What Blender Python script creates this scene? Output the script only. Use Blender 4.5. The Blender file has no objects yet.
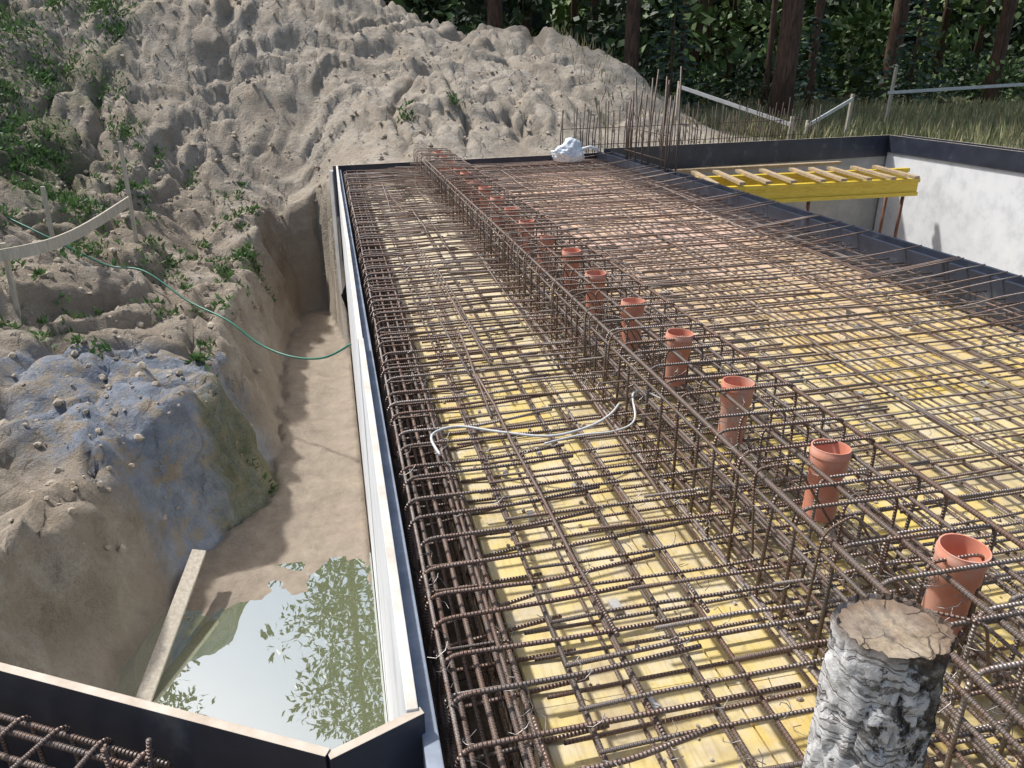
import bpy, math, random
import numpy as np
from mathutils import Vector, noise, Matrix
random.seed(7); np.random.seed(7)
R=random.uniform
scene=bpy.context.scene
CAMH=1.53

# ---------------------------------------------------------------- helpers
def link(o):
    scene.collection.objects.link(o); return o
def mesh_obj(name,verts,faces,mats=(),smooth=False,midx=None,uvs=None,parent=None):
    me=bpy.data.meshes.new(name)
    me.from_pydata([tuple(v) for v in verts],[],faces)
    for m in mats: me.materials.append(m)
    if midx is not None: me.polygons.foreach_set('material_index',midx)
    if smooth: me.polygons.foreach_set('use_smooth',[True]*len(me.polygons))
    if uvs is not None:
        l=me.uv_layers.new(name='UVMap'); l.data.foreach_set('uv',np.array(uvs,dtype=np.float32).ravel())
    me.update()
    o=link(bpy.data.objects.new(name,me))
    if parent: o.parent=parent
    return o
class NT:
    def __init__(s,name):
        s.m=bpy.data.materials.new(name); s.m.use_nodes=True
        s.t=s.m.node_tree; s.b=s.t.nodes['Principled BSDF']; s.out=s.t.nodes['Material Output']
    def n(s,ty,**kw):
        nd=s.t.nodes.new(ty)
        for k,v in kw.items():
            if k.startswith('i_'):
                k=k[2:]; k=int(k) if k.isdigit() else k.replace('_',' ')
                if isinstance(v,bpy.types.NodeSocket): s.t.links.new(v,nd.inputs[k])
                else: nd.inputs[k].default_value=v
            else: setattr(nd,k,v)
        return nd
    def link(s,a,b): s.t.links.new(a,b)
    def coord(s,k='Object'): return s.n('ShaderNodeTexCoord').outputs[k]
    def mapp(s,vec,scale=(1,1,1)):
        return s.n('ShaderNodeMapping',i_Vector=vec,i_Scale=scale).outputs[0]
    def noise(s,vec,scale,detail=5,rough=.6):
        return s.n('ShaderNodeTexNoise',i_Vector=vec,i_Scale=scale,i_Detail=detail,i_Roughness=rough).outputs['Fac']
    def ramp(s,fac,stops):
        r=s.n('ShaderNodeValToRGB',i_Fac=fac); e=r.color_ramp.elements
        while len(e)<len(stops): e.new(.5)
        for el,(p,c) in zip(e,stops):
            el.position=p; el.color=(c,c,c,1) if isinstance(c,(int,float)) else (*c,1)
        return r.outputs[0]
    def mix(s,fac,a,b,bt='MIX'):
        nd=s.n('ShaderNodeMix',data_type='RGBA',blend_type=bt)
        for idx,v in ((0,fac),(6,a),(7,b)):
            if isinstance(v,bpy.types.NodeSocket): s.link(v,nd.inputs[idx])
            elif idx==0: nd.inputs[0].default_value=v
            else: nd.inputs[idx].default_value=(*v,1)
        return nd.outputs[2]
    def math(s,op,a,b=0.0):
        nd=s.n('ShaderNodeMath',operation=op)
        for i,v in enumerate((a,b)):
            if isinstance(v,bpy.types.NodeSocket): s.link(v,nd.inputs[i])
            else: nd.inputs[i].default_value=v
        return nd.outputs[0]
    def bump(s,h,strength=.5,dist=.01):
        nd=s.n('ShaderNodeBump',i_Height=h,i_Strength=strength,i_Distance=dist)
        s.link(nd.outputs[0],s.b.inputs['Normal'])
    def set(s,**kw):
        for k,v in kw.items():
            k=k.replace('_',' ')
            if isinstance(v,bpy.types.NodeSocket): s.link(v,s.b.inputs[k])
            elif isinstance(v,tuple): s.b.inputs[k].default_value=(*v,1)
            else: s.b.inputs[k].default_value=v
        return s.m
def rnd(m): return m.n('ShaderNodeNewGeometry').outputs['Random Per Island']

# ---------------------------------------------------------------- materials
def m_ground():
    m=NT('soil'); c=m.coord()
    at=m.n('ShaderNodeAttribute',attribute_name='masks')
    sp=m.n('ShaderNodeSeparateColor',i_0=at.outputs['Color'])
    n1=m.noise(c,1.1,6,.65); n2=m.noise(c,7,7,.75); n3=m.noise(c,45,4,.7)
    lay=m.noise(m.mapp(c,(.6,.6,9)),1.6,5,.7)
    warp=m.mix(.35,c,m.n('ShaderNodeTexNoise',i_Vector=c,i_Scale=1.8,i_Detail=6.0,i_Roughness=.7).outputs['Color'])
    cr=m.n('ShaderNodeTexVoronoi',feature='DISTANCE_TO_EDGE',i_Vector=m.mapp(warp,(1.2,.4,.3)),i_Scale=3.4).outputs['Distance']
    dry=m.math('SUBTRACT',1.0,m.ramp(sp.outputs[2],[(.2,0.0),(.6,1.0)]))
    crk=m.math('MULTIPLY',m.math('MULTIPLY',m.ramp(cr,[(0.0,1.0),(.06,0.0)]),m.ramp(n1,[(.46,0.0),(.58,1.0)])),dry)
    sand=m.ramp(n1,[(.3,(.37,.31,.235)),(.5,(.48,.425,.345)),(.7,(.55,.50,.425))])
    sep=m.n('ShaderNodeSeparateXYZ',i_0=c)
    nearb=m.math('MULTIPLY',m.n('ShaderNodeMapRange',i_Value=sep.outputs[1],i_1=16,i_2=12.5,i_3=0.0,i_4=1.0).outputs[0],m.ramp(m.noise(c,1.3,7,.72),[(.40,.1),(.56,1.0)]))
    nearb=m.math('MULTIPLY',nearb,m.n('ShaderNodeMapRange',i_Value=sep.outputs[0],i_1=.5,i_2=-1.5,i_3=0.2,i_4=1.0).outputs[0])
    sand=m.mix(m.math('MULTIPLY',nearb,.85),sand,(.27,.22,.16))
    sand=m.mix(m.ramp(lay,[(.45,0.0),(.7,.5)]),sand,(.37,.29,.21))
    sand=m.mix(m.ramp(n2,[(.42,0.0),(.62,.5)]),sand,(.30,.25,.185))
    sand=m.mix(m.ramp(n3,[(.35,.35),(.5,0.0)]),sand,(.20,.165,.125))
    wet=m.ramp(n2,[(.3,(.19,.15,.11)),(.7,(.34,.28,.21))])
    wf=m.math('MULTIPLY',sp.outputs[2],.9)
    col=m.mix(wf,sand,wet)
    blue=m.ramp(n2,[(.3,(.13,.16,.205)),(.65,(.29,.325,.38))])
    col=m.mix(m.math('MULTIPLY',sp.outputs[0],m.ramp(m.noise(c,4,7,.75),[(.42,.05),(.52,.95)])),col,blue)
    col=m.mix(m.math('MULTIPLY',crk,.35),col,(.13,.10,.075))
    grass=m.ramp(n2,[(.3,(.05,.068,.02)),(.7,(.17,.165,.075))])
    gf=m.math('MULTIPLY',sp.outputs[1],m.ramp(n3,[(.3,.5),(.55,1.0)]))
    col=m.mix(gf,col,grass)
    h=m.math('ADD',m.math('MULTIPLY',n2,1.1),m.math('MULTIPLY',n3,.3))
    h=m.math('MULTIPLY',h,m.math('ADD',m.math('MULTIPLY',dry,.65),.35))
    h=m.math('SUBTRACT',h,m.math('MULTIPLY',crk,.35))
    m.bump(h,.9,.075)
    rough=m.math('SUBTRACT',.95,m.math('MULTIPLY',sp.outputs[2],.3))
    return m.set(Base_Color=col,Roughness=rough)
def m_rebar(name,k=1.0):
    m=NT(name); r=rnd(m); c=m.coord()
    uv=m.n('ShaderNodeTexCoord').outputs['UV']
    n=m.noise(c,14,4,.7)
    S=lambda t: tuple(q*k for q in t)
    a=m.ramp(r,[(0,S((.20,.135,.105))),(.35,S((.26,.20,.165))),(.7,S((.18,.15,.13))),(1,S((.40,.345,.305)))])
    col=m.mix(m.ramp(n,[(.47,0.0),(.64,.65)]),a,S((.22,.125,.085)))
    w=m.n('ShaderNodeTexWave',i_Vector=m.mapp(uv,(1,.12,1)),i_Scale=32.0,i_Distortion=0.0)
    w.wave_type='BANDS'; w.bands_direction='X'
    m.bump(m.math('ADD',w.outputs['Fac'],m.math('MULTIPLY',n,.5)),.8,.004)
    return m.set(Base_Color=col,Roughness=.42,Metallic=.4)
def m_wire():
    m=NT('tie_wire'); return m.set(Base_Color=(.3,.28,.26),Roughness=.4,Metallic=.8)
def m_deck():
    m=NT('yellow_shuttering_panel'); r=rnd(m); c=m.coord()
    n1=m.noise(c,1.1,5,.6); n2=m.noise(c,7,6,.7); g=m.noise(m.mapp(c,(30,2,1)),3,5,.6)
    y=m.ramp(r,[(0,(.68,.49,.10)),(.3,(.74,.58,.18)),(.55,(.58,.41,.09)),(.8,(.70,.58,.26)),(1,(.63,.46,.13))])
    y=m.mix(m.ramp(n2,[(.43,0.0),(.62,.8)]),y,(.64,.57,.43))
    y=m.mix(m.ramp(m.noise(c,2.3,6,.7),[(.50,0.0),(.64,.7)]),y,(.36,.28,.18))
    y=m.mix(m.ramp(g,[(.35,.35),(.5,0.0)]),y,(.35,.24,.08))
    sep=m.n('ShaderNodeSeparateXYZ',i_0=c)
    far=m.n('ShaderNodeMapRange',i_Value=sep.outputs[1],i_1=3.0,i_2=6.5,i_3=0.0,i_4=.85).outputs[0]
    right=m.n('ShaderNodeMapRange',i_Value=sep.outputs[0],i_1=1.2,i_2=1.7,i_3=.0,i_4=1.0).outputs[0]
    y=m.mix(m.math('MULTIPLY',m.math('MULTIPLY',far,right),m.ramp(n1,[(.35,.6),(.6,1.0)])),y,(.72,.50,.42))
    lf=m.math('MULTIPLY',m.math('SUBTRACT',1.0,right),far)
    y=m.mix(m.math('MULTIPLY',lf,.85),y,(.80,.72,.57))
    m.bump(n2,.3,.004)
    return m.set(Base_Color=y,Roughness=.5)
def m_simple(name,stops,scale=6,rough=.7,st=(1,1,1),bump=.2,dist=.005,metal=0.0,detail=6):
    m=NT(name); c=m.mapp(m.coord(),st); n=m.noise(c,scale,detail,.65)
    m.bump(n,bump,dist)
    return m.set(Base_Color=m.ramp(n,stops),Roughness=rough,Metallic=metal)
def m_leaf(name,cols,rough=.6,trans=True):
    m=NT(name); r=rnd(m)
    k=len(cols)-1
    col=m.ramp(r,[(i/k,c) for i,c in enumerate(cols)])
    m.set(Base_Color=col,Roughness=rough)
    if trans:
        tr=m.n('ShaderNodeBsdfTranslucent',i_Color=col)
        mx=m.n('ShaderNodeMixShader',i_Fac=.3)
        m.link(m.b.outputs[0],mx.inputs[1]); m.link(tr.outputs[0],mx.inputs[2]); m.link(mx.outputs[0],m.out.inputs[0])
    return m.m
GROUND=m_ground(); REBAR=m_rebar('rusty_steel'); DARKBAR=m_rebar('dark_steel',.45); WIRE=m_wire(); DECK=m_deck()
BLACKPLY=m_simple('black_film_plywood',[(.3,(.016,.02,.032)),(.6,(.035,.042,.062)),(.75,(.13,.14,.15))],4,.42)
TAN=m_simple('plywood_edge',[(.3,(.42,.34,.25)),(.7,(.62,.55,.46))],12,.8)
PALE=m_simple('pale_board_edge',[(.3,(.50,.45,.38)),(.7,(.70,.67,.61))],9,.8)
WHITE=m_simple('whitewashed_board',[(.3,(.58,.60,.60)),(.5,(.76,.77,.77)),(.7,(.82,.82,.81))],3,.7)
XPS=m_simple('foam_board',[(.3,(.16,.19,.23)),(.7,(.3,.34,.4))],8,.8)
DARKWOOD=m_simple('trough_plywood',[(.3,(.09,.07,.045)),(.7,(.22,.17,.11))],8,.7)
CONC=m_simple('concrete',[(.3,(.32,.32,.31)),(.7,(.48,.47,.45))],4,.85)
YEL=m_simple('yellow_painted_wood',[(.3,(.58,.40,.03)),(.6,(.80,.58,.05)),(.8,(.6,.46,.2))],7,.5,(1,6,6))
WOOD=m_simple('weathered_plank',[(.3,(.34,.29,.22)),(.7,(.56,.51,.42))],5,.8,(8,8,1))
WOODL=m_simple('timber',[(.3,(.30,.22,.13)),(.7,(.52,.40,.25))],5,.8,(3,3,3))
ORANGE=m_simple('orange_pvc',[(.3,(.62,.22,.14)),(.5,(.68,.29,.19)),(.7,(.60,.42,.34))],9,.5,bump=.05)
HOSE=m_simple('green_hose_rubber',[(.3,(.02,.13,.09)),(.7,(.04,.2,.13))],6,.4)
WHITEP=m_simple('white_conduit_plastic',[(.3,(.5,.5,.48)),(.7,(.68,.68,.66))],8,.4)
BAG=m_simple('plastic_bag',[(.3,(.6,.68,.75)),(.7,(.85,.88,.9))],8,.3,bump=.6,dist=.03)
BARKP=m_simple('pine_bark',[(.35,(.05,.03,.02)),(.6,(.14,.08,.052)),(.8,(.22,.13,.09))],5,.9,(3,3,.6),.8,.05)
RUSTPROP=m_simple('rusty_prop_steel',[(.3,(.10,.04,.02)),(.7,(.25,.12,.07))],8,.6)
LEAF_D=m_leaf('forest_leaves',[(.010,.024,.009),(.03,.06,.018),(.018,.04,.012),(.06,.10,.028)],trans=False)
LEAF_B=m_leaf('painted_sunlit_leaves',[(.05,.10,.025),(.12,.20,.05),(.07,.12,.035),(.17,.24,.08)],trans=False)  # brighter copy of the forest leaves, sunlight painted into the greens
LEAF_P=m_leaf('pine_needles',[(.02,.045,.018),(.05,.09,.03),(.03,.06,.02)],trans=False)
LEAF_W=m_leaf('weed_leaves',[(.05,.13,.035),(.11,.21,.06),(.04,.09,.03),(.12,.18,.06)])
GRASSM=m_leaf('grass_blades',[(.10,.14,.04),(.30,.26,.14),(.14,.18,.06),(.38,.33,.21)],trans=False)

# ---------------------------------------------------------------- geometry kits
class Tubes:
    def __init__(s): s.v=[];s.f=[];s.uv=[]
    def add(s,pts,r,sides=6,cap=True):
        pts=[Vector(p) for p in pts]; n=len(pts)
        t0=(pts[1]-pts[0]).normalized()
        ref=Vector((0,0,1)) if abs(t0.z)<.9 else Vector((1,0,0))
        nn=(ref-t0*ref.dot(t0)).normalized()
        b=len(s.v); L=[0]
        for i,p in enumerate(pts):
            if i: L.append(L[-1]+(p-pts[i-1]).length)
            t=(pts[min(i+1,n-1)]-pts[max(i-1,0)]).normalized()
            nn=(nn-t*nn.dot(t)).normalized(); bi=t.cross(nn)
            rr=r[i] if isinstance(r,(list,tuple)) else r
            for k in range(sides):
                a=2*math.pi*k/sides
                s.v.append(p+nn*(math.cos(a)*rr)+bi*(math.sin(a)*rr))
        for i in range(n-1):
            for k in range(sides):
                k2=(k+1)%sides
                s.f.append((b+i*sides+k,b+i*sides+k2,b+(i+1)*sides+k2,b+(i+1)*sides+k))
                s.uv+= [(L[i],k/sides),(L[i],(k+1)/sides),(L[i+1],(k+1)/sides),(L[i+1],k/sides)]
        if cap:
            s.f.append(tuple(b+k for k in reversed(range(sides)))); s.uv+=[(0,0)]*sides
            s.f.append(tuple(b+(n-1)*sides+k for k in range(sides))); s.uv+=[(0,0)]*sides
    def obj(s,name,mat,parent=None): return mesh_obj(name,s.v,s.f,[mat],True,uvs=s.uv,parent=parent)
def rounded(pts,rad,n=4,closed=False):
    pts=[Vector(p) for p in pts]; out=[]
    N=len(pts)
    for i,p in enumerate(pts):
        if not closed and i in (0,N-1): out.append(p); continue
        a=pts[(i-1)%N]; c=pts[(i+1)%N]
        d1=(a-p); d2=(c-p); r=min(rad,d1.length*.45,d2.length*.45)
        A=p+d1.normalized()*r; C=p+d2.normalized()*r
        for k in range(n+1):
            t=k/n; out.append(A*(1-t)**2+p*2*t*(1-t)+C*t*t)
    if closed: out.append(out[0].copy())
    return out
class Boxes:
    def __init__(s): s.v=[];s.f=[];s.mi=[]
    def seg(s,p0,p1,th,z0,z1,side=0,mi=0,top=None):
        p0=Vector(p0);p1=Vector(p1); d=(p1-p0).normalized(); n=Vector((-d.y,d.x))
        o0=n*(th*(side-1)/2); o1=n*(th*(side+1)/2)
        q=[p0+o0,p1+o0,p1+o1,p0+o1]; b=len(s.v)
        s.v+= [(a.x,a.y,z0) for a in q]+[(a.x,a.y,z1) for a in q]
        F=[(3,2,1,0),(4,5,6,7),(0,1,5,4),(1,2,6,5),(2,3,7,6),(3,0,4,7)]
        s.f+= [tuple(b+i for i in f) for f in F]
        s.mi+= [mi, mi if top is None else top]+[mi]*4
    def beam(s,a,b,w,h,mi=0,roll=0):
        a=Vector(a);b=Vector(b);t=(b-a).normalized()
        ref=Vector((0,0,1)) if abs(t.z)<.95 else Vector((1,0,0))
        x=t.cross(ref).normalized(); y=x.cross(t)
        if roll:
            q=Matrix.Rotation(roll,3,t); x=q@x; y=q@y
        c=len(s.v)
        for p in (a,b):
            for sx,sy in((-1,-1),(1,-1),(1,1),(-1,1)): s.v.append(p+x*(sx*w/2)+y*(sy*h/2))
        s.f+=[tuple(c+i for i in f) for f in [(0,1,2,3),(7,6,5,4),(0,4,5,1),(1,5,6,2),(2,6,7,3),(3,7,4,0)]]
        s.mi+=[mi]*6
    def obj(s,name,mats,bev=0,parent=None):
        o=mesh_obj(name,s.v,s.f,mats,midx=s.mi,parent=parent)
        if bev:
            m=o.modifiers.new('b','BEVEL'); m.width=bev; m.segments=2; m.limit_method='ANGLE'
        return o
class Leaves:
    def __init__(s): s.v=[];s.f=[]
    def leaf(s,p,d,L,w):
        p=Vector(p); d=Vector(d).normalized()
        x=d.cross(Vector((R(-1,1),R(-1,1),R(-1,1)))).normalized()*w*.5
        b=len(s.v); s.v+=[p,p+d*L*.45+x,p+d*L,p+d*L*.45-x]; s.f.append((b,b+1,b+2,b+3))
    def clump(s,c,rx,rz,n,L,w):
        c=Vector(c)
        for _ in range(n):
            u=Vector((random.gauss(0,1),random.gauss(0,1),random.gauss(0,1))).normalized()
            k=R(.35,1)**.5*R(.8,1.1)
            p=c+Vector((u.x*rx*k,u.y*rx*k,u.z*rz*k))
            d=u+Vector((R(-.8,.8),R(-.8,.8),R(-.6,.4)))
            s.leaf(p,d,L*R(.6,1.3),w*R(.6,1.3))
    def obj(s,name,mat,parent=None): return mesh_obj(name,s.v,s.f,[mat],parent=parent)

def FE(x): return 11.1*(1+.0177*x)      # far edge of the slab / pit

# ---------------------------------------------------------------- terrain
xs=np.concatenate([-np.geomspace(9.6,220,22)[::-1],np.arange(-9,-6,.09),np.arange(-6,2,.045),np.arange(2,5,.07),np.arange(5,14.01,.15),np.geomspace(14.6,220,22)])
ys=np.concatenate([-np.geomspace(1,80,12)[::-1],np.arange(0,2.5,.25),np.arange(2.5,14,.048),np.arange(14,19,.065),np.arange(19,25,.3),np.geomspace(25.5,300,24)])
X,Y=np.meshgrid(xs,ys)
CT=np.array([(-2.1,4.7,-1.55),(-2.5,3,-1.5),(-3.5,3,-1.0),(-2.6,5.2,-1.25),(-1.83,6.57,-1.45),(-2,7.6,-1.25),(-2.9,6.75,-1.1),(-4.5,6,-.7),
(-1.3,9,-1.25),(-1.2,11,-1.15),(-2.2,9.5,-.95),(-3.5,9,-.6),(-3.5,11.1,-.34),(-1.4,12.8,-.8),(-.7,13.3,-.6),(.1,12.4,0.0),(-2.1,14.3,.25),
(-4.95,14.2,1.0),(-5.6,17.3,2.9),(-2.2,17.6,3.1),(.47,18,2.85),(2.5,18.2,2.25),(5.2,18,1.95),(6.6,17.6,1.3),(7.7,17,.45),(8.6,16.5,.12),
(1,12.6,.12),(3,13,.12),(5,13.6,.1),(6.5,14,.1),(1.5,14,.75),(3.6,14.3,.7),(1,15.5,1.15),(4,16,1.15),(0,22,1.6),(-5,22,3),(5,22,.5),
(-8,16,3.5),(-8,10,1.2),(-8,5,.1),(9,13,.1),(12,14,.1),(12,20,.1),(9,20,.1),(14,5,.1),(12,9,.1),(2,10,0),(-2.5,0,-1.3),(2,3,-.5),(-8,0,0),(-.5,14.3,.1)])
def tk(r2): return np.where(r2>1e-9,.5*r2*np.log(np.maximum(r2,1e-9)),0)
n=len(CT); A=np.zeros((n+3,n+3))
A[:n,:n]=tk((CT[:,None,0]-CT[None,:,0])**2+(CT[:,None,1]-CT[None,:,1])**2)+np.eye(n)*.02
A[:n,n]=1;A[:n,n+1:]=CT[:,:2];A[n,:n]=1;A[n+1:,:n]=CT[:,:2].T
sol=np.linalg.solve(A,np.concatenate([CT[:,2],[0,0,0]]))
Xc=np.clip(X,-10,14);Yc=np.clip(Y,-2,24)
U=sol[n]+sol[n+1]*Xc+sol[n+2]*Yc
for i in range(n): U+=sol[i]*tk((Xc-CT[i,0])**2+(Yc-CT[i,1])**2)
def ss(a,b,x):
    t=np.clip((x-a)/(b-a),0,1); return t*t*(3-2*t)
dist=np.maximum(np.maximum(-10-X,X-12),np.maximum(-2-Y,Y-21))
U=U*(1-ss(0,8,dist))+.1*ss(0,8,dist)
U=np.where((X>8.6)&(Y>12),.1,U)
xb=np.interp(Y,[0,4,4.7,5.7,6.3,6.9,7.4,8.3,9,10.5,12.5,14],[-2.0,-1.85,-1.75,-1.5,-1.35,-1.0,-.75,-.8,-.85,-.85,-.7,-.6])
ye=np.where(X<-.25,12.9,np.where(X>.02,FE(X)-.5,12.9+(X+.25)/.27*(11-12.9)))
d=np.maximum(xb-X,Y-ye)
nv=noise.noise
N=X.size; xf=X.ravel(); yf=Y.ravel(); df=d.ravel(); Uf=U.ravel()
Z=np.zeros(N); DX=np.zeros(N); DY=np.zeros(N); WET=np.zeros(N); BL=np.zeros(N); GR=np.zeros(N)
def s1(a,b,x):
    t=min(1,max(0,(x-a)/(b-a))); return t*t*(3-2*t)
for i in range(N):
    x=xf[i];y=yf[i];u=Uf[i];dd=df[i]
    inside=(x>.06 and x<10.3 and y<FE(x)+.12)
    floor=-2.66+.12*s1(4.5,6.4,y)+.2*s1(6,12,y)
    near=(-9.2<x<9 and 0<=y<24)
    if inside: Z[i]=-2.7; WET[i]=1; continue
    if not near:
        Z[i]=u+.15*nv(Vector((x*.15,y*.15,1)))
        GR[i]=1; continue
    p=Vector((x,y,0))
    fl=.05*noise.fractal(p*2.2,.9,2,5)
    if x<.3: dd+=(.22*nv(p*1.1+Vector((9,3,1)))+.10*nv(p*3.1))*(1 if x<-.3 else 0)
    w=s1(0,.5,dd) if x<.3 else 1.0
    if w<=0:
        Z[i]=floor+fl+.05*s1(-.6,0,dd); WET[i]=1; continue
    bank=min(1,max(0,max((-x-.3)*2,(u-.12)*2.5,(y-13)*.8 if x<.5 else 0)))*w*(1-s1(20,24,y))
    q=p+Vector((nv(p*.8),nv(p*.8+Vector((5,5,5))),0))*.4+Vector((nv(p*2.6),nv(p*2.6+Vector((5,5,5))),0))*.10
    m=s1(12,14,y)
    g1=nv(Vector((q.x*.85,q.y*.22,3))); g2=nv(Vector((q.x*.35,q.y*.8,7)))
    g=g1*m+g2*(1-m)
    gul=max(0,1-abs(g)*8)**1.5
    h1=nv(Vector((q.x*3.6,q.y*.35,13)))*m+nv(Vector((q.x*.8,q.y*3.0,17)))*(1-m)
    gul2=max(0,1-abs(h1)*6)**1.3
    vd,_=noise.voronoi(q*.95+Vector((0,0,u*.4)))
    crack=max(0,1-(vd[1]-vd[0])/.06)
    st=(u*1.6+nv(Vector((q.x*.7,q.y*.7,21)))*2.2)
    stf=st-math.floor(st); step=.17*(s1(.0,.16,stf)-stf)
    fr=noise.fractal(p*.9,.95,2.1,8)
    fine=noise.fractal(p*5.5+Vector((4,4,4)),.6,2.1,4)
    am=.3+.7*s1(-.5,.5,nv(p*.4+Vector((1,1,8))))
    rough=s1(-.2,.3,nv(p*.55+Vector((11,2,5))))
    z=u+bank*(.20*fr+.04-am*(.30*gul+.08*gul2+.14*crack)+step+.035*fine*(.3+rough))+(1-bank)*.04*fr
    e=math.hypot((x+1.85)/1.2,(y-7.0)/1.25)+.4*nv(p*1.7)
    BL[i]=1-s1(.65,1.05,e)
    Z[i]=floor*(1-w)+z*w
    cl=4*w*(1-w)
    zz=Z[i]
    DX[i]=bank*(.05*nv(p*2.3+Vector((0,0,zz*2))))+cl*(.16*nv(Vector((x*1.5,y*2.6,zz*3)))+.08*nv(Vector((x*4,y*7,zz*8))))
    DY[i]=bank*(.05*nv(p*2.3+Vector((7,0,zz*2))))
    WET[i]=(1-s1(.0,.8,w))*.75 + (.35 if gul>.6 else 0)*bank
    gg=0
    if x>8.3: gg=s1(8.3,9.5,x+.5*nv(p))
    gg=max(gg,s1(19,22,y), s1(-.1,.3,nv(p*.6+Vector((3,3,3)))+.25*nv(p*3))*s1(2.2,4.2,-x)*.8)
    e2=math.hypot((x+.95)/.45,(y-7.0)/.7); gg=max(gg,(1-s1(.7,1.2,e2+.4*nv(p*4)))*.85)
    GR[i]=gg
nx=len(xs); ny=len(ys)
Vs=np.stack([xf+DX,yf+DY,Z],1)
idx=np.arange(N).reshape(ny,nx)
Fq=np.stack([idx[:-1,:-1],idx[:-1,1:],idx[1:,1:],idx[1:,:-1]],-1).reshape(-1,4)
me=bpy.data.meshes.new('ground')
me.from_pydata(Vs.tolist(),[],Fq.tolist()); me.materials.append(GROUND)
me.polygons.foreach_set('use_smooth',[True]*len(me.polygons))
ca=me.color_attributes.new('masks','FLOAT_COLOR','POINT')
ca.data.foreach_set('color',np.stack([BL,GR,np.clip(WET,0,1),np.ones(N)],1).astype(np.float32).ravel())
me.update(); link(bpy.data.objects.new('ground',me))
def H(x,y):
    i=min(max(int(np.searchsorted(xs,x)),0),nx-1); j=min(max(int(np.searchsorted(ys,y)),0),ny-1)
    return float(Z[j*nx+i])

def ico(c,r,sq,V,F):
    t=(1+5**.5)/2
    vv=[(-1,t,0),(1,t,0),(-1,-t,0),(1,-t,0),(0,-1,t),(0,1,t),(0,-1,-t),(0,1,-t),(t,0,-1),(t,0,1),(-t,0,-1),(-t,0,1)]
    ff=[(0,11,5),(0,5,1),(0,1,7),(0,7,10),(0,10,11),(1,5,9),(5,11,4),(11,10,2),(10,7,6),(7,1,8),(3,9,4),(3,4,2),(3,2,6),(3,6,8),(3,8,9),(4,9,5),(2,4,11),(6,2,10),(8,6,7),(9,8,1)]
    b=len(V)
    for v in vv: V.append((c[0]+v[0]*r*R(.3,.7),c[1]+v[1]*r*R(.3,.7),c[2]+v[2]*r*sq*R(.3,.7)))
    F+=[tuple(b+i for i in f) for f in ff]
V=[];F=[]
for _ in range(2600):
    if random.random()<.6: x=R(-4.5,-1.0); y=R(5,13.5)
    else: x=R(-5,7); y=R(12.6,17)
    if x>0 and y<FE(x)+.6: continue
    if H(x,y)<-2.2: continue
    r=random.choice([.012,.015,.02,.02,.03,.045])*R(.7,1.2)
    ico((x,y,H(x,y)),r,.8,V,F)
mesh_obj('soil_clods',V,F,[m_simple('clod_soil',[(.3,(.30,.25,.185)),(.7,(.47,.41,.33))],9,.95,bump=.6,dist=.02)],False)

# ---------------------------------------------------------------- water
w=NT('puddle_water'); c=w.coord()
wn=w.noise(c,3,3,.5)
dif=w.n('ShaderNodeBsdfDiffuse',i_Color=(.24,.27,.15,1)); gl=w.n('ShaderNodeBsdfGlossy',i_Color=(.95,.98,1,1),i_Roughness=.01)
bp=w.n('ShaderNodeBump',i_Height=wn,i_Strength=.03,i_Distance=.02); w.link(bp.outputs[0],gl.inputs['Normal'])
mx=w.n('ShaderNodeMixShader',i_Fac=.62); w.link(dif.outputs[0],mx.inputs[1]); w.link(gl.outputs[0],mx.inputs[2]); w.link(mx.outputs[0],w.out.inputs[0])
mesh_obj('puddle',[(-3.0,1.2,-2.568),(.05,1.2,-2.568),(.05,6,-2.568),(-3.0,6,-2.568)],[(0,1,2,3)],[w.m])

# ---------------------------------------------------------------- walls, formwork
b=Boxes()
ysj=[1.27,3.75,6.25,8.75,FE(0)]
for a_,c_ in zip(ysj[:-1],ysj[1:]): b.seg((.07+R(-.003,.003),a_+.002),(.07+R(-.003,.003),c_-.002),.026,-2.8,.25+R(-.006,.006),0,0,1)
b.obj('white_formwork_wall',[WHITE,PALE],.002)
b=Boxes(); b.seg((.104,1.0),(.104,FE(0)-.02),.036,-.42,.19); b.obj('foam_edge_board',[XPS],.003)
P=[(-3.6,3.15),(-.113,1.19),(.07,1.262)]
b=Boxes(); b.seg(P[0],P[1],.022,-2.8,.25,1,0,1); b.seg((P[1][0]+.01,P[1][1]-.006),(.095,1.262),.022,-2.8,.246,1,0,1)
b.obj('black_formwork_panel',[BLACKPLY,TAN],.0015)
b=Boxes()
b.seg((.02,FE(0.02)+.012),(4.2,FE(4.2)+.012),.024,-.45,.24,1,0,1)
b.seg((4.2,FE(4.2)+.012),(10.25,FE(10.25)+.012),.024,-.08,.30,1,0,1)
b.obj('black_formwork_panel',[BLACKPLY,TAN],.0015)
b=Boxes(); b.seg((.0,FE(0)+.04),(10.5,FE(10.5)+.04),.24,-2.8,.16,1); 
b.obj('basement_rear_wall',[CONC],.004)
b=Boxes(); b.seg((10.22,-3),(10.22,FE(10.22)),.24,-2.8,-.0,-1,0); b.obj('basement_side_wall',[WHITE],.004)
b=Boxes(); b.seg((10.2,-3),(10.2,FE(10.2)),.03,-.0,.30,0,0,1); b.seg((10.49,-3),(10.49,FE(10.2)),.03,-.1,.30,0,0,1); b.obj('black_formwork_panel',[BLACKPLY,TAN],.0015)
b=Boxes(); b.seg((4.06,-1.5),(4.06,FE(4.06)),.03,-.3,.27,-1,0,0); b.seg((4.30,-1.5),(4.30,FE(4.3)),.03,-.3,.25,-1,0,0)
b.obj('black_formwork_panel',[BLACKPLY],.0015)
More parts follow.
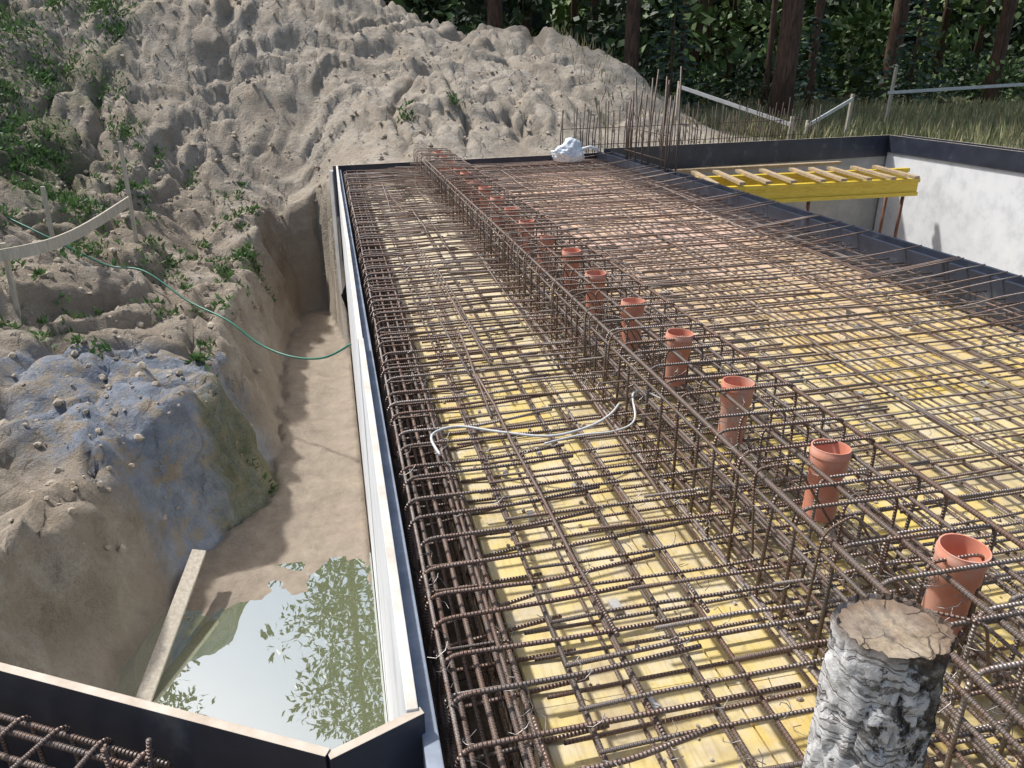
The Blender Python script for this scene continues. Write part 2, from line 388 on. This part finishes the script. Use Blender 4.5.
b=Boxes(); b.seg((4.1,-1.5),(4.1,FE(4.1)-.05),.18,-2.8,.02,-1); b.obj('basement_inner_wall',[CONC])
b=Boxes()
def deck(x0,x1,lx,ly):
    x=x0
    while x<x1-.02:
        xe=min(x+lx,x1); y=-1.5+R(-.3,0)
        while y<FE(x)-.02:
            yy=min(y+ly,FE(x)-.03)
            if yy-y>.05: b.seg(((x+xe)/2,y+.002),((x+xe)/2,yy-.002),xe-x-.005,-.027,R(-.003,.002))
            y+=ly
        x+=lx
deck(.39,4.03,.52,1.5)
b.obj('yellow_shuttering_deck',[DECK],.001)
b=Boxes()
b.seg((.255,-1.5),(.255,FE(.2)-.04),.25,-.36,-.33); b.seg((.380,-1.5),(.380,FE(.2)-.04),.018,-.33,-.03,0)
b.obj('beam_trough_formwork',[DARKWOOD])
mesh_obj('shuttering_deck',[(-3.6,3.12,-.12),(-.11,1.17,-.12),(.11,1.2,-.12),(.11,-1.5,-.12),(-3.6,-1.5,-.12)],[(4,3,2,1,0)],[DARKWOOD])
b=Boxes(); V=[];F=[]
for _ in range(220):
    x=R(.45,4.0); y=R(.5,10.5); a=R(0,3.14); L=R(.02,.05)
    b.beam((x,y,.014),(x+math.cos(a)*L,y+math.sin(a)*L,.014+R(0,.004)),R(.015,.03),.02)
b.obj('concrete_spacers',[CONC],.002)
for _ in range(900):
    x=R(.42,4.0); y=R(.6,6.5); ico((x,y,.004),R(.004,.011),.6,V,F)
mesh_obj('deck_crumbs',V,F,[m_simple('crumb_soil',[(.3,(.25,.2,.15)),(.7,(.5,.45,.38))],20,.95)])

# ---------------------------------------------------------------- rebar
T=Tubes()
def wob(a,b,n,amp,r,tgt=None,sides=6):
    tgt=tgt or T
    a=Vector(a);b=Vector(b);s=R(0,100);pts=[]
    for i in range(n+1):
        t=i/n; p=a.lerp(b,t)
        p+=Vector((nv(Vector((t*3,s,0))),nv(Vector((t*3,s,5))),.35*nv(Vector((t*3,s,9)))))*amp
        pts.append(p)
    tgt.add(pts,r,sides)
x=.17
while x<4.03:
    for lay,z in ((0,.035),(1,.165)):
        xx=x+R(-.025,.025)+(.05 if lay==0 else 0)
        wob((xx,-1.2,z),(xx+R(-.03,.03),FE(xx)-.08,z),16,.025,.006 if lay else .0055)
        if lay==1 and random.random()<.5:
            y0=R(-1,8); wob((xx+.014,y0,z),(xx+.014+R(0,.02),y0+R(1.5,3),z),6,.01,.006)
    x+=.145
def tr(x0,x1,y,z,n=10,r=.006,amp=.02):
    k=.0177; sk=R(-.03,.03)
    wob((x0,y*(1+k*x0),z),(x1,y*(1+k*x1)+sk,z+R(-.004,.004)),n,amp,r)
y=-1.0
while y<10.98:
    j=R(-.025,.025)
    xo=.15+R(-.006,.014); xe=R(.7,1.05); yy=y+j; zt=.185+R(-.01,.01)
    pts=[(xe,yy*(1+.0177*xe)+R(-.04,.04),zt),(.5,yy+R(-.012,.012),zt),(xo,yy,zt),(xo,yy+R(-.025,.025),-.02+R(-.02,.02)),(.55,yy+R(-.03,.03),.02+R(-.01,.01))]
    T.add(rounded(pts,.055,4),.0068,6)
    if random.random()<.9: T.add(rounded([(.155,yy+.05,.15),(.155,yy+.05,-.30),(.355,yy+.05,-.30),(.355,yy+.05,.15)],.03,3,True),.0045,5)
    tr(.45,R(2.0,2.4),y+.04+j,.18,r=R(.005,.0068)); 
    tr(1.75+R(-.4,.1),4.03,y+.02+j,.18,r=R(.005,.0068))
    if random.random()<.55: tr(.42,4.02,y+.06+R(-.02,.02),.05,14)
    y+=R(.115,.145)
for xx,z in [(.17,-.28),(.2,-.285),(.25,-.285),(.29,-.28),(.34,-.285),(.17,-.18),(.165,-.08),(.34,-.18),(.165,.05),(.19,.13),(.245,.135),(.3,.14),(.34,.13)]:
    wob((xx,-1.2,z),(xx,FE(xx)-.06,z),16,.012,.008)
for _ in range(34):
    x0=R(1.8,3.8); y0=R(.6,9); L=R(.8,2.2)
    if random.random()<.6: wob((x0,y0,.195),(x0+R(-.12,.12),y0+L,.2),5,.02,.006)
    else: wob((x0-.6,y0,.2),(x0+.6,y0+R(-.08,.08),.2),5,.02,.007)
for _ in range(16):
    x0=R(.5,1.0); y0=R(1.2,9); wob((x0,y0,.195),(x0+R(-.06,.06),y0+R(.8,2.2),.2),5,.02,.006)
for i in range(40):
    yy=R(1,11); wob((3.4,yy*(1+.0177*3.4),.205),(4.2,yy*(1+.0177*4.2),.29),4,.01,.006)
T.obj('slab_rebar_mat',REBAR)

T=Tubes()
y=-.6; xl,xr=1.13,1.60
while y<10.9:
    yy=y+R(-.018,.018); ln=R(-.025,.025); xj=R(-.008,.008)
    k=1+.0177*1.35
    lo=.025; hi=.44+R(-.01,.008)
    T.add(rounded([(xl+xj,yy*k,lo),(xr+xj,yy*k,lo),(xr+xj,yy*k+ln,hi),(xl+xj,yy*k+ln,hi)],.045,4,True),.006,6)
    if random.random()<.75:
        T.add(rounded([(xl+.17,yy*k+.03,lo),(xr-.13,yy*k+.03,lo),(xr-.13,yy*k+.03,hi-.01),(xl+.17,yy*k+.03,hi-.01)],.04,4,True),.005,6)
    if random.random()<.9: wob((xl-R(.2,.5),yy*k+.06,.205),(xr+R(.2,.6),yy*k+.06,.205),5,.015,.006)
    if random.random()<.6: wob((xl-R(.05,.1),yy*k+.09,.27),(xr+R(.05,.12),yy*k+.09,.27),4,.015,.005)
    y+=.15
for xx,z,r in [(xl+.012,.428,.009),(xl+.012,.31,.006),(xl+.012,.23,.006),(xl+.012,.12,.006),(xl+.012,.04,.009),(xl+.19,.425,.008),(xr-.12,.425,.007),(xr-.012,.428,.009),(xr-.012,.30,.006),(xr-.012,.22,.006),(xr-.012,.12,.006),(xr-.012,.04,.009),(xl+.1,.04,.009),(xl+.25,.04,.009),(xl-.012,.40,.006),(xl+.1,.2,.006),(xl+.3,.22,.006),(xl+.4,.2,.006)]:
    wob((xx,-1,z),(xx,10.95,z),20,.012,r)
for _ in range(30):
    yy=R(.9,9); T.add(rounded([(xl-.02,yy,.2),(xl-.025,yy+R(-.05,.05),.46),(xl+.1,yy+R(-.1,.1),.47),(xl+.25,yy+R(-.1,.1),.22)],.04,4),.004,5)
T.obj('beam_rebar_cage',REBAR)

T=Tubes(); dv=(Vector(P[0])-Vector(P[1])).normalized(); nrm=Vector((-dv.y,dv.x)); 
if nrm.y>0: nrm=-nrm
o=Vector(P[1])+dv*.40
for k,(off,z) in enumerate([(.045,.165),(.08,.18),(.12,.15),(.2,.16),(.3,.15),(.06,-.02),(.2,-.02),(.1,.05)]):
    q=o+nrm*off-dv*R(.0,.12); e=q+dv*3
    wob((q.x,q.y,z),(e.x,e.y,z),8,.01,.007)
for k in range(26):
    q=o+dv*(k*.11)+nrm*.035; e=q+nrm*.5+dv*R(-.05,.05)
    T.add(rounded([(e.x,e.y,.19),(q.x,q.y,.195+R(-.01,.01)),(q.x,q.y,-.1),(e.x,e.y,-.1)],.04,4),.006,6)
for k in range(12):
    q=o+dv*R(-.33,.6)+nrm*R(.05,.2); T.add([(q.x,q.y,-.1),(q.x+R(-.01,.01),q.y,.08),(q.x+R(-.01,.01),q.y,.2+R(0,.04))],.006,6)
T.obj('corner_rebar',REBAR)

# starter bars
T=Tubes()
for i in range(46):
    x=3.5+i*.112; 
    for off in (.1,.2):
        if random.random()<.85:
            h=R(.7,1.0); yb=FE(x)+off
            T.add([(x,yb,0),(x+R(-.01,.01),yb,.5),(x+R(-.04,.04),yb+R(-.03,.03),h)],.009,5)
for z in (.35,.6): T.add([(3.5,FE(3.5)+.11,z),(8.4,FE(8.4)+.11,z+.02)],.006,5)
T.obj('starter_bars',DARKBAR)
T=Tubes()
for i in range(14):
    x=R(4.09,4.27); y0=9.2+i*.13
    T.add([(x,y0,0),(x,y0,.7),(x+R(-.06,.06),y0+R(-.05,.05),R(1.05,1.5))],.013,6)
for z in (.4,.7): T.add([(4.1,9.3,z),(4.1,10.8,z)],.006,5)
T.obj('column_starter_bars',DARKBAR)

# tie wires
T=Tubes()
for _ in range(1900):
    Yw=1.0+5*random.random()**1.8
    if random.random()<.35: x=random.choice([xl,xr,xl+.19]); z=R(.15,.44)
    else: x=.17+.145*random.randint(0,26)+R(-.02,.02); z=.185
    p=Vector((x,Yw,z)); a=R(0,6.28); L=R(.02,.05)
    q=[p+Vector((math.cos(a+.9*i)*L*.6,math.sin(a+.9*i)*L*.6,.004*i+R(0,.010)*i)) for i in range(4)]
    T.add(q,.0011,3,False)
T.obj('tie_wires',WIRE)
T=Tubes()
T.add([(1.62+.16*math.cos(a),1.05+.16*math.sin(a),.25+.05*math.sin(a*.5)) for a in np.linspace(.6,4.4,20)],.009,8)
T.add([(1.60+.12*math.cos(a),1.12+.13*math.sin(a),.27+.02*a) for a in np.linspace(0,5,24)],.006,8)
T.obj('bent_rebar_offcut',REBAR)

# ---------------------------------------------------------------- orange pipes
def pipe(x,y,ztop,tx,ty):
    L=.235
    prof=[(.050,-L),(.050,-.095),(.057,-.082),(.057,-.03),(.0605,-.026),(.0605,-.011),(.058,-.007),(.058,0),(.054,0),(.053,-.03),(.053,-.08),(.046,-.095),(.046,-L)]
    S=32; v=[];f=[]
    for r,z in prof:
        for k in range(S):
            a=2*math.pi*k/S; v.append((r*math.cos(a),r*math.sin(a),z))
    for i in range(len(prof)-1):
        for k in range(S):
            k2=(k+1)%S; f.append((i*S+k,i*S+k2,(i+1)*S+k2,(i+1)*S+k))
    o=mesh_obj('orange_drain_pipe',v,f,[ORANGE],True)
    o.location=(x,y,ztop); o.rotation_euler=(tx,ty,R(0,6))
    m=o.modifiers.new('e','EDGE_SPLIT'); m.split_angle=math.radians(40)
for i in range(18):
    pipe(1.41+R(-.012,.012)-.001*i,1.29+.545*i+R(-.02,.02),.452+R(-.02,.01),R(-.05,.05),R(-.05,.05))

# ---------------------------------------------------------------- birch post
def birch():
    S=96; v=[];f=[];mi=[]
    zt=.855; zb=-.05; rows=110
    lip=[.004*nv(Vector((math.cos(2*math.pi*k/S)*4,math.sin(2*math.pi*k/S)*4,2)))+.003*nv(Vector((math.cos(2*math.pi*k/S)*14,math.sin(2*math.pi*k/S)*14,2))) for k in range(S)]
    for j in range(rows+1):
        t=j/rows; z=zb+(zt-zb)*t
        for k in range(S):
            a=2*math.pi*k/S; ca_,sa_=math.cos(a),math.sin(a)
            r=.067+.005*math.cos(2*a+.5)+.006*(1-t)+.004*nv(Vector((ca_*1.5,sa_*1.5,z*4)))
            r+=.003*noise.fractal(Vector((ca_*5,sa_*5,z*30)),.8,2,4)
            ck=nv(Vector((ca_*3.2,sa_*3.2,z*11+4))); r-=.007*max(0,1-abs(ck)*8)
            patch=s1(.0,.15,nv(Vector((ca_*1.6+3,sa_*1.6,z*8)))+.25*ca_)
            vd,_=noise.voronoi(Vector((ca_*4,sa_*4,z*30)))
            r+=patch*(.004-.006*max(0,1-(vd[1]-vd[0])/.25))
            v.append((r*ca_,r*sa_,z+(lip[k]+.003 if j==rows else 0)))
    for j in range(rows):
        for k in range(S):
            k2=(k+1)%S; f.append((j*S+k,j*S+k2,(j+1)*S+k2,(j+1)*S+k)); mi.append(0)
    base=rows*S; prev=base
    rr=[.955,.94]+[1-.06-.94*i/14 for i in range(1,14)]
    for q,s in enumerate(rr):
        b0=len(v)
        for k in range(S):
            p=v[base+k]; x_,y_=p[0]*s,p[1]*s
            dz=lip[k]-.001 if q==0 else -.003+.0035*nv(Vector((x_*70,y_*22,0)))+.002*nv(Vector((x_*160,y_*160,0)))
            v.append((x_,y_,zt+dz))
        for k in range(S):
            k2=(k+1)%S; f.append((prev+k,prev+k2,b0+k2,b0+k)); mi.append(0 if q<=1 else 1)
        prev=b0
    v.append((0,0,zt-.004)); c=len(v)-1
    for k in range(S): f.append((prev+k,prev+(k+1)%S,c)); mi.append(1)
    mb=NT('birch_bark'); co=mb.coord()
    wrp=mb.n('ShaderNodeTexNoise',i_Vector=co,i_Scale=14.0,i_Detail=5.0).outputs['Color']
    cw=mb.mix(.06,co,wrp)
    a=mb.noise(mb.mapp(cw,(8,8,110)),2.0,3,.6)
    bb=mb.noise(mb.mapp(cw,(1,1,.75)),15,6,.7); cc=mb.noise(co,60,7,.7)
    vo=mb.n('ShaderNodeTexVoronoi',feature='DISTANCE_TO_EDGE',i_Vector=mb.mapp(cw,(1,1,.6)),i_Scale=30.0).outputs['Distance']
    white=mb.ramp(cc,[(.3,(.34,.33,.31)),(.5,(.57,.565,.55)),(.65,(.74,.74,.73))])
    col=mb.mix(mb.ramp(a,[(.55,0.0),(.61,.8)]),white,(.13,.11,.10))
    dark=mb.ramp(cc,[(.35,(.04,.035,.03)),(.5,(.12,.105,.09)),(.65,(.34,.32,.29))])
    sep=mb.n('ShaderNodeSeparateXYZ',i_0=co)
    side=mb.math('ADD',bb,mb.math('MULTIPLY',sep.outputs[0],2.0))  # dark bark patches gather on the right, painting in the shaded side
    bark_shade=mb.ramp(side,[(.46,0.0),(.51,1.0)])
    col=mb.mix(bark_shade,col,dark)
    fis=mb.math('MULTIPLY',mb.ramp(vo,[(0.0,1.0),(.14,0.0)]),bark_shade)
    col=mb.mix(fis,col,(.022,.018,.015))
    top=mb.n('ShaderNodeMapRange',i_Value=sep.outputs[2],i_1=.835,i_2=.855,i_3=0.0,i_4=.75).outputs[0]
    col=mb.mix(top,col,(.13,.085,.055))
    hh=mb.math('SUBTRACT',mb.math('MULTIPLY',cc,.5),mb.math('ADD',fis,mb.math('MULTIPLY',mb.ramp(a,[(.55,0.0),(.63,1.0)]),.3)))
    mb.bump(hh,1,.006); mb.set(Base_Color=col,Roughness=.8)
    mt=NT('cut_birch_wood'); co=mt.coord()
    wv=mt.mix(.03,co,mt.n('ShaderNodeTexNoise',i_Vector=co,i_Scale=22.0,i_Detail=4.0).outputs['Color'])
    vl=mt.n('ShaderNodeVectorMath',operation='LENGTH',i_0=mt.mapp(wv,(1,1.1,0))).outputs['Value']
    ring=mt.math('SINE',mt.math('MULTIPLY',vl,1100.0))
    g=mt.ramp(mt.noise(co,32,8,.8),[(.33,(.10,.072,.046)),(.5,(.30,.235,.16)),(.68,(.46,.385,.285))])
    col=mt.mix(mt.math('MULTIPLY',mt.math('MAXIMUM',ring,0.0),.09),g,(.2,.15,.1))
    col=mt.mix(mt.ramp(mt.noise(co,13,5,.6),[(.47,0.0),(.62,.5)]),col,(.25,.22,.19))
    edge=mt.n('ShaderNodeMapRange',i_Value=vl,i_1=.042,i_2=.068,i_3=0.0,i_4=.6).outputs[0]
    col=mt.mix(edge,col,(.15,.09,.055))
    core=mt.n('ShaderNodeMapRange',i_Value=vl,i_1=.0,i_2=.012,i_3=.7,i_4=.0).outputs[0]
    col=mt.mix(core,col,(.06,.04,.03))
    sv_=mt.n('ShaderNodeTexVoronoi',feature='DISTANCE_TO_EDGE',i_Vector=mt.mapp(wv,(1,1,.2)),i_Scale=22.0).outputs['Distance']
    ckk=mt.math('MULTIPLY',mt.ramp(sv_,[(0.0,1.0),(.025,0.0)]),mt.ramp(mt.noise(co,18,3,.5),[(.50,0.0),(.58,1.0)]))
    col=mt.mix(ckk,col,(.04,.03,.022))
    mt.bump(mt.math('SUBTRACT',mt.noise(mt.mapp(co,(110,18,1)),4,5,.65),ckk),.7,.0025); mt.set(Base_Color=col,Roughness=.85)
    o=mesh_obj('birch_post',v,f,[mb.m,mt.m],True,mi)
    m=o.modifiers.new('e','EDGE_SPLIT'); m.split_angle=math.radians(60)
    o.location=(.66,.673,0)
birch()

# ---------------------------------------------------------------- small things
T=Tubes()
def smooth(pts,n=6):
    pts=[Vector(p) for p in pts]; out=[]
    for i in range(len(pts)-1):
        p0=pts[max(i-1,0)];p1=pts[i];p2=pts[i+1];p3=pts[min(i+2,len(pts)-1)]
        for k in range(n):
            t=k/n; out.append(.5*((2*p1)+(p2-p0)*t+(2*p0-5*p1+4*p2-p3)*t*t+(3*p1-p0-3*p2+p3)*t**3))
    out.append(pts[-1]); return out
hp=[(-5.4,11.0),(-4.6,10.6),(-4.0,10.4),(-3.3,10.0),(-2.7,9.8),(-2.25,9.6),(-1.75,9.2),(-1.3,8.8)]
hz=lambda x,y: max(H(x+a,y+c) for a in(-.08,0,.08) for c in(-.08,0,.08))
pts=[(x,y,hz(x,y)+.02) for x,y in hp]+[(-.95,8.5,-1.35),(-.6,8.2,-1.42),(-.25,7.9,-1.35),(.04,7.75,-1.17)]
T.add(smooth(pts,8),.012,8); T.obj('garden_hose',HOSE)
T=Tubes()
T.add(smooth([(.30,2.52,.195),(.29,2.68,.2),(.40,2.74,.198),(.55,2.66,.197),(.73,2.58,.197),(.9,2.62,.197),(1.02,2.7,.2),(1.10,2.8,.2)],6),.0055,8)
T.add(smooth([(.7,2.52,.197),(.85,2.56,.197),(1.0,2.56,.2),(1.1,2.62,.21),(1.16,2.8,.24),(1.24,2.85,.22),(1.3,2.8,.2)],6),.0045,8)
T.obj('white_conduit',WHITEP)
bag=bpy.data.meshes.new('plastic_bag'); import bmesh
bm=bmesh.new(); bmesh.ops.create_icosphere(bm,subdivisions=5,radius=1)
for v in bm.verts:
    p=v.co.copy(); q=noise.fractal(p*1.6,.8,2.2,4); c_=abs(nv(p*4)); v.co=p*(1+.25*q-.2*c_); v.co.x*=.25; v.co.y*=.18; v.co.z*=.15
    if p.z>.75: v.co.z+=.12*(p.z-.75)*3; v.co.x+=.1*(p.z-.75)
    v.co.z=max(v.co.z,-.1)
bm.to_mesh(bag); bm.free(); bag.materials.append(BAG)
for p_ in bag.polygons: p_.use_smooth=True
o=link(bpy.data.objects.new('plastic_bag',bag)); o.location=(3.45,11.35,.29)
T=Tubes(); T.add([(3.6,11.4,.33),(3.8,11.45,.38),(3.95,11.5,.32)],[.03,.02,.03],6); T.obj('bag_scrap',BAG)

b=Boxes(); b.beam((-1.60,4.45,-2.56),(-1.34,5.8,-2.2),.11,.035,0,.2); b.obj('wooden_plank',[WOOD],.003)
rail=bpy.data.objects.new('board_rail',None); link(rail)
pts=smooth([(-4.4,7.9,-.25),(-3.2,8.35,-.2),(-2.85,9.3,-.22),(-2.6,11,-.12)],8)
v=[];f=[]
for i,p in enumerate(pts):
    t=(pts[min(i+1,len(pts)-1)]-pts[max(i-1,0)]).normalized(); nn=Vector((-t.y,t.x,0))*.012
    for dz in (-.06,.06): v.append(p+nn+Vector((0,0,dz))); v.append(p-nn+Vector((0,0,dz)))
    if i:
        a=4*(i-1);c_=4*i
        f+=[(a,c_,c_+2,a+2),(a+1,a+3,c_+3,c_+1),(a+2,c_+2,c_+3,a+3),(a,a+1,c_+1,c_)]
mesh_obj('rail_board',v,f,[WOOD],parent=rail)
b=Boxes()
for x,y,zt_ in [(-3.25,8.45,-.1),(-2.62,11.05,.62),(-3.35,10.2,.2),(-4.4,7.95,-.1)]:
    z=H(x,y); b.beam((x,y,z-.2),(x+.03,y,zt_),.045,.045)
b.obj('rail_posts',[WOOD],.003,parent=rail)

# yellow shoring beams
par=bpy.data.objects.new('shoring_platform',None); link(par)
b=Boxes()
for (a,c_) in [((4.5,11.55,-.28),(9.75,11.9,-.28)),((4.5,11.0,-.36),(9.45,11.25,-.36))]:
    a=Vector(a);c_=Vector(c_)
    for dz,w_,h_ in ((.11,.1,.06),(0,.035,.16),(-.11,.1,.06)): b.beam(a+Vector((0,0,dz)),c_+Vector((0,0,dz)),w_,h_)
b.obj('yellow_beams',[YEL],.002,parent=par)
b=Boxes()
for i in range(11):
    x=4.8+i*.44+R(-.05,.05); b.beam((x,10.95,-.165),(x+R(-.1,.1),11.95,-.105),.1,.045)
b.beam((5.2,11.98,-.09),(8.6,12.2,-.06),.12,.05)
b.obj('cross_timbers',[WOODL],.002,parent=par)
T=Tubes()
for x,y in ((5.4,11.04),(7.4,11.14),(9.2,11.23),(9.4,11.88),(6.5,11.68)):
    T.add([(x,y,-2.7),(x,y,-1.6)],.035,10); T.add([(x,y,-1.6),(x,y,-.5)],.028,10); T.add([(x-.06,y,-1.55),(x+.06,y,-1.55)],.008,6)
T.obj('steel_props',RUSTPROP,parent=par)

def fence(name,posts,rails,mat=WOOD):
    p=bpy.data.objects.new(name,None); link(p); b=Boxes()
    for x,y,z0,z1 in posts: b.beam((x,y,z0),(x+.03,y,z1),.06,.06)
    b.obj('posts',[mat],.004,parent=p); b=Boxes()
    for a,c_ in rails: b.beam(a,c_,.025,.07)
    b.obj('rails',[WHITEP],.003,parent=p)
fence('post_and_rail_fence',[(12.9,16.8,0,1.45),(16.2,16.1,0,1.3),(19.5,15.4,0,1.3)],[((12.8,16.77,.90),(16.2,16.05,1.10)),((16.2,16.05,1.10),(19.6,15.33,1.05))])
fence('batter_board',[(7.0,15.6,0,1.2),(8.6,13.9,0,.6)],[((7.0,15.55,1.1),(8.6,13.85,.45))])
fence('batter_board',[(9.2,14.3,0,.5),(10.6,15.0,0,.95)],[((9.2,14.25,.4),(10.6,14.95,.85))])

# ---------------------------------------------------------------- vegetation
Lw=Leaves()
def weed(x,y,r,n):
    for _ in range(int(n)):
        a=R(0,6.28); q=r*R(0,1)**.7; hx=x+q*math.cos(a); hy=y+q*math.sin(a)
        Lw.leaf((hx,hy,H(hx,hy)+R(0,.2)*r*2),(R(-1,1),R(-1,1),R(.1,1.4)),R(.05,.12),R(.018,.045))
for x,y,r,n in [(-4.9,15.5,.5,190),(-4.9,13.8,.45,190),(-4.1,13,.35,150),(-3.3,11.4,.38,170),(-1.25,11.5,.25,150),(-1.7,11.4,.16,60),(-3.2,14,.3,100),(-4.9,12.6,.4,160),(1.3,14,.15,50),(-5.6,16.5,.5,180),(-2.2,10.6,.22,70),(-6,15,.5,200),(-5.5,14,.5,240),(-2.9,12.6,.25,90),(-.95,7.2,.12,20),(-3.8,11.8,.35,150),(2.2,14.2,.1,30),(-3.0,10.3,.2,60),(-1.5,10.4,.14,40),(-5,10.5,.4,160)]:
    weed(x,y,r,n*2)
for _ in range(130): weed(R(-7.5,-3.4),R(9,17.5),R(.12,.5),R(50,160))
for _ in range(90): weed(R(-4.2,-1.2),R(7.5,14),R(.05,.16),22)
Lw.obj('weeds',LEAF_W)

G=Leaves()
for _ in range(26000):
    x=R(5,26); y=R(12.3,24)
    if y<FE(x)+.5 and x<10.6: continue
    if x<8.3 and y<18 and random.random()<.8: continue
    z=H(x,y)-.02; dens=nv(Vector((x*.7,y*.7,4)))
    if dens<-.15 and random.random()<.6: continue
    hgt=R(.15,.5)+.45*max(0,dens)
    if x<8.3: hgt*=.6
    G.leaf((x,y,z),(R(-.4,.4),R(-.4,.4),1),hgt,.025)
for _ in range(6000):
    x=R(10.6,22);y=R(4,13); G.leaf((x,y,.05),(R(-.3,.3),R(-.3,.3),1),R(.15,.5),.02)
G.obj('grass',GRASSM)

def pine(x,y,r,h,cb,n,name='pine_tree',lean=0.0):
    p=bpy.data.objects.new(name,None); link(p); T=Tubes(); z0=H(x,y)-.2; pts=[];rs=[]
    for i in range(15):
        t=i/14; pts.append((x+lean*t*h+.15*nv(Vector((t*3,x,y))),y+.15*nv(Vector((t*3,y,x))),z0+h*t)); rs.append(r*(1.15-t*.95) if i else r*1.35)
    T.add(pts,rs,14)
    L=Leaves(); 
    for i in range(n):
        t=(i+.5)/n; zz=cb+(h-cb)*t; a=i*2.4+R(-.4,.4); ln=(1.15-t)*h*.17*R(.7,1.2)+.4
        bx=x+lean*zz; e=Vector((bx+math.cos(a)*ln,y+math.sin(a)*ln,z0+zz+R(-.5,.6)))
        T.add([(bx,y,z0+zz-.2),((bx+e.x)/2,(y+e.y)/2,z0+zz+.1),e],[.05*(1.2-t),.035*(1.2-t),.01],5)
        for k in (.45,.75,1.0):
            c_=Vector((bx,y,z0+zz)).lerp(e,k); L.clump(c_,.75,.45,34,.34,.13)
    T.obj('trunk',BARKP,p); L.obj('crown',LEAF_P,p)
pine(11.7,19.6,.26,22,7,34,lean=.02); pine(8.5,22.3,.20,19,6,30); pine(4.9,23.8,.22,22,7,34,lean=-.01)
pine(-.6,26,.25,23,6,60); pine(1.7,28,.25,24,8,36); pine(-9,27,.25,20,6,30); pine(19,25,.25,20,6,28); pine(15,23.4,.13,18,6,24); pine(13.2,23,.09,15,6,16); pine(21.5,23,.2,18,6,20)

L=Leaves(); LB=Leaves()
for _ in range(400):
    x=R(-16,46); y=R(24.2,38)+abs(x-5)*.12
    if x<2 and y<27: y+=4
    z=R(.2,8.5); r_=R(.7,1.7)
    br=nv(Vector((x*.25,y*.25,z*.5)))+ (.22 if x>13 else 0)  # right-hand clumps lean towards the leaves with painted sunlight
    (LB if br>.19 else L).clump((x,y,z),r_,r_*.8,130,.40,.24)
for _ in range(60):
    x=R(3,32); y=R(22,26); (LB if random.random()<.35 else L).clump((x,y,R(.3,1.2)),R(.5,1.0),R(.4,.9),110,.22,.12)
fo=bpy.data.objects.new('forest',None); link(fo)
L.obj('dark_foliage',LEAF_D,fo); LB.obj('painted_sunlit_foliage',LEAF_B,fo)
T=Tubes()
for _ in range(26):
    x=R(-10,38); y=R(26,34); r_=R(.08,.2); T.add([(x,y,-.2),(x+R(-.3,.3),y,5),(x+R(-.6,.6),y,13)],[r_,r_*.8,r_*.4],8)
T.obj('stems',BARKP,fo)
SPN=m_leaf('spruce_needles',[(.03,.06,.04),(.07,.12,.08)],trans=False)
def spruce(x,y,h):
    p=bpy.data.objects.new('spruce_tree',None); link(p); T=Tubes(); z0=H(x,y)
    T.add([(x,y,z0-.1),(x,y,z0+h)],[.08,.01],8); L=Leaves()
    for i in range(int(h*14)):
        t=i/(h*14); ln=(1-t)*h*.3+.1; a=i*2.4
        for k in range(9):
            q=(k+1)/9; L.leaf((x+math.cos(a)*ln*q,y+math.sin(a)*ln*q,z0+.2+t*h*.95-.25*q*ln),(math.cos(a+R(-.8,.8)),math.sin(a+R(-.8,.8)),R(-.3,.2)),.25,.1)
    T.obj('trunk',BARKP,p); L.obj('crown',SPN,p)
spruce(9.4,21.5,3.2); spruce(13.8,21.5,2.6); spruce(17.5,22,3.5)
V=[];F=[];n1=120;n2=26
for j in range(n2):
    for i in range(n1):
        x=-60+150*i/(n1-1); z=12*j/(n2-1)-.5
        p=Vector((x*.4,z*.5,2)); V.append((x,43+2.5*noise.fractal(p,.8,2,4),z+1.5*nv(p*1.5)*(j/n2)))
for j in range(n2-1):
    for i in range(n1-1): a=j*n1+i; F.append((a,a+1,a+n1+1,a+n1))
mesh_obj('dark_forest_backdrop',V,F,[m_simple('dark_backdrop_foliage',[(.35,(.006,.012,.006)),(.55,(.02,.035,.012)),(.66,(.08,.12,.035))],3,.9,bump=1,dist=.3)],True)  # dark backdrop sheet closing sky gaps, forest shade put into its colour

# ---------------------------------------------------------------- light, sky, camera
sun_az=math.radians(-50); el=math.radians(56)
sv=Vector((math.sin(sun_az)*math.cos(el),math.cos(sun_az)*math.cos(el),math.sin(el)))
ld=bpy.data.lights.new('sun','SUN'); ld.energy=4.4; ld.angle=math.radians(2.5); ld.color=(1,.98,.955)
lo=link(bpy.data.objects.new('sun',ld)); lo.rotation_euler=sv.to_track_quat('Z','Y').to_euler(); lo.location=(0,0,30)
wd=bpy.data.worlds.new('World'); scene.world=wd; wd.use_nodes=True
nt=wd.node_tree; bg=nt.nodes['Background']; sk=nt.nodes.new('ShaderNodeTexSky'); sk.sky_type='NISHITA'; sk.sun_disc=False
sk.sun_elevation=el; sk.sun_rotation=sun_az; sk.dust_density=3.5; sk.air_density=1.1
nt.links.new(sk.outputs[0],bg.inputs[0]); bg.inputs[1].default_value=.15
cd=bpy.data.cameras.new('camera'); cd.lens=27.07; cd.sensor_width=36; cd.clip_start=.03; cd.clip_end=800
co=link(bpy.data.objects.new('camera',cd)); co.location=(0,0,CAMH); co.rotation_euler=(math.radians(67.4),0,math.radians(-12.8))
scene.camera=co
scene.view_settings.view_transform='Standard'; scene.view_settings.look='None'; scene.view_settings.exposure=0
print('verts ground',N)
